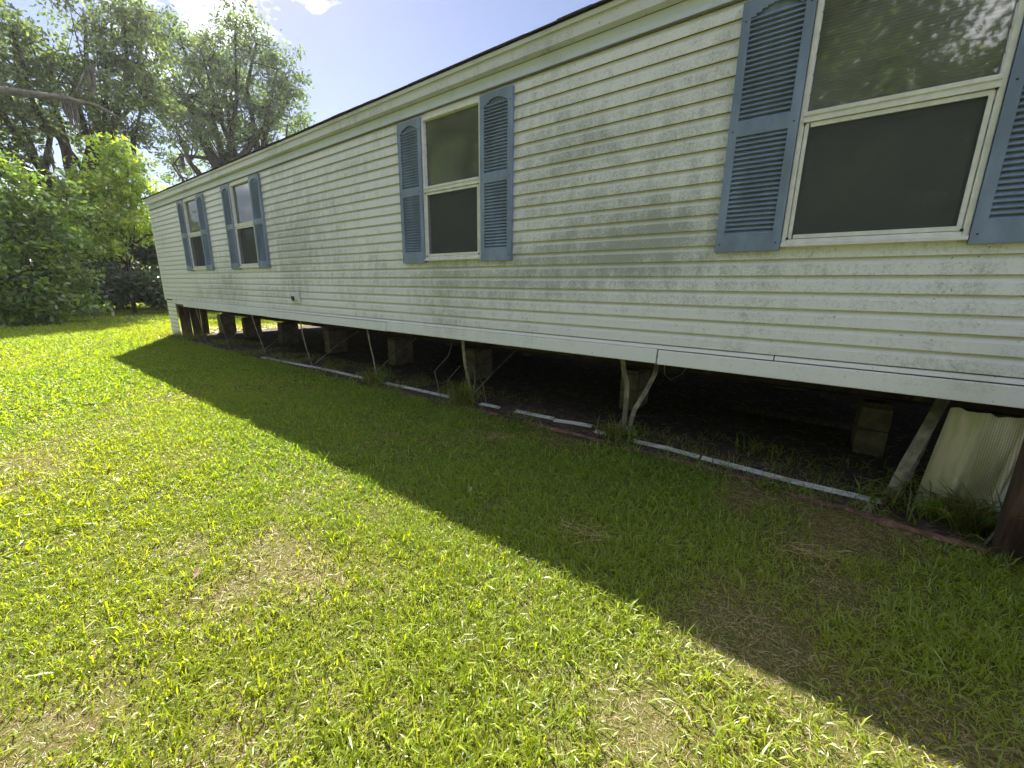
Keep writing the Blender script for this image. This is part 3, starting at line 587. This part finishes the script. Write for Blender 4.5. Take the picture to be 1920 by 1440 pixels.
# dead thatch lying between the blades near the path of the mower
n = 170000; x = -4.2+rng.random(n)*6.8; y = -4.4+rng.random(n)*4.3; k = on_lawn(x, y) & (np.hypot(x, y+3.4) > 0.6); x, y = x[k], y[k]; n = len(x)
co, F, cc = blades(x, y, 0.025+0.04*rng.random(n), 0.0018+0.0022*rng.random(n), 0.05+0.3*rng.random(n), -0.15+0.3*rng.random(n), STRAW[rng.integers(0, 3, n)]*(0.45+0.55*rng.random(n))[:, None], False)
tag(np_mesh('thatch', co, F, M_grass, cc), 'dead straw thatch between the foreground grass blades', 'thatch', kind='stuff')
n = 15000; x = -14.4+rng.random(n)*16; y = -0.25+rng.random(n)**1.6*3.6
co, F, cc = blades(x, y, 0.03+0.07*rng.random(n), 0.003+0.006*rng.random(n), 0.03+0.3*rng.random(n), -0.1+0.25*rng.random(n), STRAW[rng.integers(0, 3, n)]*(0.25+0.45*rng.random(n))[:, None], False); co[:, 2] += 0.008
tag(np_mesh('debris', co, F, M_grass, cc), 'dry straw and leaf debris strewn on the soil under the home', 'debris', kind='stuff')
tag(bevel(MB().box(-0.75, 0.35, 1.72, 1.82, 0.0, 0.045).build('loose_board', M_wood), 0.004), 'loose board lying on the soil in the dark under the home', 'board')
# thin weeds along the open edge under the home
def weeds(name, n, x0, x1, y0, y1, L, Wd, label, cat, kind=None, up=0.6, tone=1.0, cx=None, sp=0.1):
    sp *= 1.0
    if cx is None: x = x0+rng.random(n)*(x1-x0); y = y0+rng.random(n)**1.5*(y1-y0); k = vnoise(x, y, 0.35) > 0.42; x, y = x[k], y[k]
    else: x = cx[0]+rng.normal(0, sp, n); y = cx[1]+rng.normal(0, sp*0.7, n)
    n = len(x); dry = rng.random(n) < 0.35
    c = np.where(dry[:, None], STRAW[rng.integers(0, 3, n)]*0.6, GREEN[rng.integers(0, 3, n)]*(0.6+0.5*rng.random(n))[:, None])*tone
    e0 = up+rng.random(n)*0.7; co, F, cc = blades(x, y, L*(0.4+0.8*rng.random(n)), Wd*(0.6+0.7*rng.random(n)), e0, e0-0.3-rng.random(n)*1.0, c, True)
    return tag(np_mesh(name, co, F, M_grass, cc), label, cat, kind=kind)
weeds('weed_cover', 16000, -14.4, 1.0, -0.25, 0.75, 0.11, 0.006, 'sparse weeds and straw along the bare soil edge', 'weeds', 'stuff')
for cx, n, L, sp, lb in (((-3.30, 0.02), 150, 0.46, 0.10, 'tall grass tuft wrapped round the broad weathered strap'), ((-1.36, 0.04), 230, 0.24, 0.10, 'leafy weed clump at the foot of the two grey straps'), ((-5.05, 0.0), 150, 0.30, 0.12, 'grassy clump by the strap foot at a gap in the track'),
                         ((0.44, 0.05), 60, 0.22, 0.06, 'small weed clump at the foot of the wide rusty strap'), ((0.80, -0.05), 230, 0.36, 0.13, 'weed clump with arching blades before the dented panel'), ((-13.4, -0.02), 160, 0.30, 0.30, 'ragged weeds at the far opening by the planks'), ((-0.3, 0.45), 80, 0.2, 0.10, 'thin weeds on the dark soil under the home')):
    weeds('weed_clump', n, 0, 0, 0, 0, L, 0.011, lb, 'weeds', None, 0.75, 0.9, cx, sp)
# dry leaves at the far opening and a few on the lawn
def leaf_mesh(name, s):
    b = MB(); n = 6; b.v = [(0, -s, 0), (s*0.42, -s*0.3, 0.12*s), (s*0.36, s*0.4, 0.2*s), (0, s, 0.05*s), (-s*0.36, s*0.4, 0.25*s), (-s*0.42, -s*0.3, 0.1*s), (0, 0, 0)]
    b.f = [(6, k, (k+1) % 6) for k in range(6)]; return b.mesh(name)
M_dryleaf = principled('dry_leaf', (0.27, 0.17, 0.09), 0.8, var=0.2, scale=20); M_palelf = principled('pale_dry_leaf', (0.42, 0.33, 0.22), 0.8, var=0.2, scale=20)
n = 700; lx = -16.2+rng.random(n)*2.2; ly = 0.2+rng.random(n)*5.2; lz = gz(lx)+0.012
u = np.stack([np.cos(t_ := rng.random(n)*6.28), np.sin(t_), (rng.random(n)-0.5)*0.6], 1)*0.055; v = np.stack([-np.sin(t_), np.cos(t_), (rng.random(n)-0.5)*0.6], 1)*0.03
c0 = np.stack([lx, ly, lz+0.02], 1); co = np.stack([c0-u, c0+v, c0+u, c0-v], 1).reshape(-1, 3); k = np.arange(n)*4
tag(np_mesh('leaf_litter', co, [np.stack([k, k+1, k+2, k+3], 1)], M_grass, np.repeat(STRAW[rng.integers(0, 3, n)]*np.array([0.9, 0.75, 0.7]), 4, 0)), 'dry leaf litter on the ground behind the far opening', 'leaves', kind='stuff')
LF = leaf_mesh('fallen_leaf', 0.034)
for x, y, rz, lb, m_ in ((-6.6, -2.75, 1.9, 'dark curled leaf lying alone on the sunny lawn', M_dryleaf), (-1.75, -1.55, 0.4, 'pale dry leaf on the shaded lawn', M_palelf), (-2.2, -2.95, 1.0, 'brown dry leaf in the sunlit foreground grass', M_dryleaf)):
    me = LF.copy(); me.materials.clear(); me.materials.append(m_); o = link('fallen_leaf', me, m_, None, (x, y, gzf(x)+0.035)); o.rotation_euler = (0.1, 0.15, rz); tag(o, lb, 'leaf')
# wispy straw knots on the shaded turf
for (x, y), lb in (((-2.25, -0.62), 'tangled straw knot on the shaded turf before the loose track stubs'), ((-0.9, -1.5), 'small straw knot on the shaded turf near the sunlight edge'), ((0.1, -0.95), 'faint straw knot on the shaded turf before the wide rusty strap')):
    n = 70; az = rng.normal(0.6, 0.8, n)+np.pi*(rng.random(n) < 0.5); xx = x+rng.normal(0, 0.07, n); yy = y+rng.normal(0, 0.05, n)
    co, F, cc = blades(xx, yy, 0.06+0.07*rng.random(n), np.full(n, 0.004), 0.05+0.25*rng.random(n), -0.1+0.2*rng.random(n), STRAW[rng.integers(0, 3, n)], True, az); co[:, 2] += 0.02
    tag(np_mesh('straw_knot', co, F, M_grass, cc), lb, 'straw')

# ------------------------------------------------------------------ trees
def leaves_np(centres, per, spread, size, cols, squash=0.7):
    n = len(centres)*per; c = np.repeat(centres, per, 0)+rng.normal(0, 1, (n, 3))*np.array([spread, spread, spread*squash])
    u = rng.normal(0, 1, (n, 3)); u[:, 2] -= 0.3; u /= np.linalg.norm(u, axis=1)[:, None]; w = rng.normal(0, 1, (n, 3)); w[:, 2] *= 0.6
    v = np.cross(u, w); v /= np.linalg.norm(v, axis=1)[:, None]; s = size*(0.6+0.8*rng.random(n))[:, None]
    co = np.stack([c-u*s, c+v*s*0.42, c+u*s, c-v*s*0.42], 1).reshape(-1, 3); k = np.arange(n)*4
    cc = cols[rng.integers(0, len(cols), n)]*(0.7+0.6*rng.random(n))[:, None]*np.repeat(0.55+0.9*rng.random(len(centres)), per)[:, None]
    return co, [np.stack([k, k+1, k+2, k+3], 1)], np.repeat(cc, 4, 0)
def tree(name, label, base, fork_z, lobes, r0, twigs, per, spread, size, cols, lmat, group=None, extra=None, bark=None, cat='tree', inner=0.3, reach=1.12):
    z0 = gzf(base[0]); t = tag(empty(name, (base[0], base[1], z0)), label, cat, group); b = MB()
    B = Vector((base[0], base[1], z0-0.2)); lean = Vector((random.uniform(-.3, .3), random.uniform(-.3, .3), 0))*fork_z*0.12; Fk = Vector((base[0], base[1], z0+fork_z))+lean
    b.tube([B, B+(Fk-B)*0.06, B+(Fk-B)*0.45+lean*0.3, Fk], [r0*1.7, r0*1.2, r0*0.9, r0*0.75], 9); ends = []
    for lx, ly, lz, lr in lobes:
        Cn = Vector((lx, ly, lz)); d = Cn-Fk
        st_ = B+(Fk-B)*random.uniform(0.72, 1.0); midp = st_+d*0.45+Vector((random.uniform(-1, 1), random.uniform(-1, 1), -random.uniform(0.1, 0.6)))*0.12*d.length
        q2 = st_+d*0.75+Vector((random.uniform(-1, 1), random.uniform(-1, 1), random.uniform(-1, 1)))*0.07*d.length
        rr = r0*random.uniform(0.32, 0.5)*min(1, 0.5+lr/3); pts = [st_, midp, q2, Cn]; b.tube(pts, [rr*1.3, rr, rr*0.6, rr*0.28], 6)
        nt_ = max(4, int(twigs*lr*lr))
        for _ in range(nt_):
            dv = Vector(rng.normal(0, 1, 3)); dv.normalize(); e = Cn+Vector((dv.x, dv.y, dv.z*0.8))*lr*(inner+(reach-inner)*random.random()**0.8)
            ends.append(tuple(e))
            if random.random() < 0.45:
                a = pts[random.choice((2, 3, 3))]; mm = (a+e)/2+Vector(rng.normal(0, 1, 3))*0.1*lr; b.tube([a, mm, e], [rr*0.22, rr*0.13, 0.008], 4)
    if extra:
        for pts, rr in extra: b.tube(pts, [rr*(1-0.75*k/(len(pts)-1)) for k in range(len(pts))], 6)
    b.build('trunk', bark or M_bark, t, smooth=True)
    co, F, cc = leaves_np(np.array(ends), per, spread, size, cols); np_mesh('crown', co, F, lmat, cc, t)
    return t
def moss(parent, pts):
    for p in pts:
        b = MB()
        for _ in range(26):
            x, y, z = p; dx, dy = rng.normal(0, 0.10, 2); L = random.uniform(0.5, 1.6)
            b.tube([(x+dx, y+dy, z), (x+dx*1.2+random.uniform(-.05, .05), y+dy*1.1, z-L*0.5), (x+dx*0.7, y+dy*0.6+random.uniform(-.05, .05), z-L)], [0.022, 0.03, 0.006], 3)
        b.build('moss_strand', M_palebark, parent)
OAK = np.array([[0.048, 0.072, 0.030], [0.066, 0.092, 0.034], [0.040, 0.060, 0.030], [0.090, 0.112, 0.036]])
PEC = np.array([[0.045, 0.072, 0.034], [0.060, 0.088, 0.036], [0.080, 0.108, 0.040]])
YNG = np.array([[0.13, 0.20, 0.030], [0.19, 0.25, 0.035], [0.10, 0.17, 0.030], [0.24, 0.26, 0.04]])
BSH = np.array([[0.070, 0.125, 0.026], [0.10, 0.17, 0.032], [0.055, 0.10, 0.026], [0.15, 0.20, 0.03]])
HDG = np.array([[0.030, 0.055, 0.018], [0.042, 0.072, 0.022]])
RIGHT = [(-45.5, 15.5, 23.3, 1.64), (-44.9, 16.9, 22.4, 1.93), (-42.8, 17.5, 20, 2.16), (-42.4, 18.2, 17.8, 1.71), (-44.8, 17.1, 17.4, 2.74), (-47.3, 15.7, 20.1, 2.97), (-46.5, 13.1, 19.8, 2.32), (-47, 11.5, 17, 2.76), (-48, 13.7, 16.2, 2.96), (-45.5, 15.6, 14.4, 2.49), (-42.6, 17.8, 15.6, 1.48), (-45.7, 10, 13.8, 2), (-48.5, 12.3, 21.3, 1.87), (-50.6, 11.3, 22.3, 1.64), (-52.9, 15.4, 13.7, 1.39), (-54, 11.9, 12.6, 1.59)]
LEFT = [(-36, 0.7, 14.1, 0.97), (-36, 0.5, 12.1, 1.68), (-37.3, 2.2, 13.9, 1.82), (-38.4, 4.1, 16.6, 1.61), (-38, 5.9, 17.5, 1.67), (-39.2, 7.3, 18.8, 1.24), (-36.9, 4.5, 14.6, 1.92), (-37.9, 6.3, 15.3, 1.72), (-37.2, 2.8, 12.5, 1.87), (-36.1, 0.3, 9.8, 1.72), (-37.3, 1.8, 10.3, 1.55), (-37, 4, 11.7, 1.79), (-37.9, 6.2, 13.2, 1.57), (-36.1, -0.4, 7.9, 1.28), (-38.2, 5.4, 10.8, 1.4), (-36.2, -1.2, 13.2, 2.1), (-36.2, -1.7, 10.2, 2.13), (-37.0, -4.5, 12.5, 2.4), (-38.0, -5.5, 9.5, 2.2)]
YOUNG = [(-25.6, 1.6, 6.9, 0.64), (-25.5, 2.1, 6.3, 0.75), (-25.6, 1.3, 5.5, 1.03), (-25.4, 2.3, 5.2, 0.83), (-25.7, 0.6, 5.2, 0.67), (-25.6, 1.6, 4.3, 1.18), (-25.7, 0.5, 3.7, 1.03), (-26, 2.3, 3.7, 0.87), (-25.7, 0.9, 2.9, 0.94)]
BUSH = [(-21.4, -1.8, 4.6, 0.59), (-21.4, -1.6, 3.8, 0.87), (-21.9, -0.9, 4.1, 0.74), (-21.4, -2, 2.9, 1.03), (-21.4, -1.3, 2.9, 1.08), (-22.4, -0.5, 3.7, 0.58), (-21.4, -2, 1.8, 1.05), (-21.9, -1.2, 1.6, 0.85), (-22, -1.9, 0.7, 0.92), (-21.5, -2.9, 3, 1.48), (-21.5, -3.2, 1.1, 1.5), (-22.4, -0.5, 2.6, 0.59), (-21.9, -1.1, 0.7, 0.7), (-21.3, -1.7, 0.5, 0.75), (-21.2, -2.6, 0.5, 0.85), (-21.9, -0.6, 0.45, 0.5)]
HEDGE = [(-30.2, 0.7, 1.1, 1.09), (-30, 1.7, 1.3, 1.18), (-29.8, 2.7, 1.1, 1.21), (-29.6, 3.6, 1.3, 1.18), (-31.7, 4.1, 2.8, 0.94), (-31.9, 3.2, 3.1, 1.06), (-32.1, 2.1, 2.7, 1.03), (-29.4, 4.8, 1.2, 1.2), (-29.2, 6.0, 1.2, 1.2), (-30.4, -0.6, 1.1, 1.1), (-28.6, 0.2, 0.9, 1.0), (-28.3, 1.4, 1.0, 1.1), (-28.2, 2.6, 1.0, 1.1), (-28.0, 3.8, 1.0, 1.1), (-31, -1.8, 1.6, 1.4), (-31.5, 0.4, 2.6, 1.3), (-31.2, -3.2, 1.6, 1.5)]+[(-25.0-0.25*(k % 3), -0.6+0.85*k, 0.85+0.15*(k % 2), 0.82) for k in range(8)]
curl = [((-46.0, 14.6, 10.5), (-47.0, 12.8, 12.3), (-48.4, 10.8, 12.4), (-48.8, 10.2, 11.5), (-48.4, 10.5, 10.6), (-47.9, 11.0, 10.3))]
tr_ = tree('oak_tree', 'tall dark leaved tree with spreading limbs rising behind the home roof', (-46.6, 14.2), 9.6, RIGHT, 0.72, 6, 50, 0.42, 0.17, PEC*1.7, M_leaf, 'tall trees behind the yard', [(c_, 0.20) for c_ in curl], reach=1.42)
tl_ = tree('oak_tree', 'broad oak with hanging moss towering over the leafy shrub', (-38.5, 2.2), 6.0, LEFT, 0.60, 8, 50, 0.34, 0.145, OAK*1.7, M_leaf, 'tall trees behind the yard', None, reach=1.42)
bl_ = MB().tube([(-33.4, -2.6, 10.2), (-33.2, -1.0, 10.1), (-33.1, 0.4, 10.3), (-33.0, 1.6, 10.5), (-33.0, 2.9, 10.5), (-33.4, 4.2, 10.1)], [0.20, 0.19, 0.17, 0.13, 0.09, 0.03], 8).tube([(-33.1, 1.9, 10.5), (-33.0, 2.3, 11.3), (-32.9, 2.6, 12.0)], [0.08, 0.05, 0.02], 6).tube([(-33.4, -2.6, 10.2), (-35.6, -1.6, 7.5), (-38.3, 1.6, 5.2)], [0.20, 0.28, 0.4], 8).build('bare_limb', M_palebark, tl_, smooth=True)
moss(tl_, [(-33.0, 1.7, 10.5), (-33.1, 1.9, 10.4), (-33.2, 2.9, 12.4), (-36.5, 3.5, 9.6), (-36.0, 1.0, 8.6)])
moss(tr_, [(-48.4, 10.8, 12.3), (-45.4, 10.4, 12.6)])
ty_ = tree('young_tree', 'slim young tree with bright yellow green leaves before the hedge', (-25.8, 1.4), 2.2, YOUNG, 0.085, 34, 34, 0.20, 0.105, YNG*1.9, M_leafy, None, [(((-25.8, 1.4, 2.6), (-25.2, 2.2, 3.4), (-24.9, 3.0, 3.5), (-24.8, 4.2, 3.35)), 0.06), (((-25.8, 1.4, 2.2), (-25.4, 0.6, 3.5), (-25.2, -0.4, 3.8)), 0.06)])
tree('leafy_shrub', 'big rounded green shrub at the lawn edge beneath the oak', (-21.8, -1.8), 0.7, BUSH, 0.07, 30, 34, 0.19, 0.095, BSH*1.5, M_leafy, cat='shrub')
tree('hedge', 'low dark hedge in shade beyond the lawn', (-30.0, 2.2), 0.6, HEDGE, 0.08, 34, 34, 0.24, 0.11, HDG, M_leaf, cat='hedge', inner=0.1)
# shade loving understory behind the hedge
tree('understory_tree', 'dense low evergreen filling the gap between shrub and hedge', (-33.5, 0.5), 1.0, [(-33.5, 0.5, 3.6, 1.5), (-33.6, 2.4, 4.2, 1.5), (-33.4, 4.4, 4.0, 1.5), (-34, -1.6, 3.6, 1.6), (-33.8, -3.8, 3.4, 1.7), (-33.2, 6.2, 3.6, 1.5)], 0.12, 22, 40, 0.3, 0.12, OAK*1.5, M_leaf, inner=0.1)
# far wood closing the view
n = 900; wx = -62+rng.normal(0, 3, n); wy = -30+rng.random(n)*75; wz = rng.random(n)**0.8*(5.2+3.2*vnoise(wy, wy*0, 6.0))
co, F, cc = leaves_np(np.stack([wx, wy, wz], 1), 34, 0.75, 0.30, np.concatenate([OAK, BSH]))
tag(np_mesh('distant_wood', co, F, M_leaf, cc), 'far belt of trees closing the view beyond the hedge', 'woodland', kind='stuff')
random.seed(21); rng = np.random.default_rng(5)
# trees across the yard, seen mirrored in the window glass
for k, (x, y, h, r) in enumerate(((-38, -27, 17.0, 5.2), (-27, -26, 16.0, 5.0), (-17, -27, 17.5, 5.2), (-8, -26, 18.5, 5.2), (-2.6, -25, 17.5, 4.4), (2.4, -24, 12.0, 4.0), (8.4, -25, 11.0, 3.6), (13.0, -26, 15.0, 4.4))):
    lb_ = [(x+random.uniform(-1, 1)*r*0.8, y+random.uniform(-.7, .7)*r*0.6, h*f_+random.uniform(-.5, .5), r*random.uniform(0.5, 0.7)) for f_ in (0.2, 0.26, 0.32, 0.38, 0.45, 0.5, 0.56, 0.63, 0.7, 0.78, 0.86, 0.93)]
    tree('yard_tree', 'sunlit tree across the yard, mirrored in the window glass', (x, y), h*0.25, lb_, 0.28, 17, 34, 0.46, 0.15, np.concatenate([OAK, BSH])*1.9, M_leaf, 'trees mirrored in the windows')

# ------------------------------------------------------------------ thin haze volume added to imitate lens glare over the trees
hm, ht = mat('glare_haze'); ho = nd(ht, 'ShaderNodeOutputMaterial'); hv = nd(ht, 'ShaderNodeVolumePrincipled', Density=0.00028, Anisotropy=0.45)
hv.inputs['Color'].default_value = (0.93, 0.95, 1.0, 1); ht.links.new(hv.outputs[0], ho.inputs['Volume'])
tag(MB().box(-90, 45, -60, 60, -1.2, 28).build('haze', hm), 'thin haze filling the yard, added to imitate lens glare', 'haze', kind='stuff')
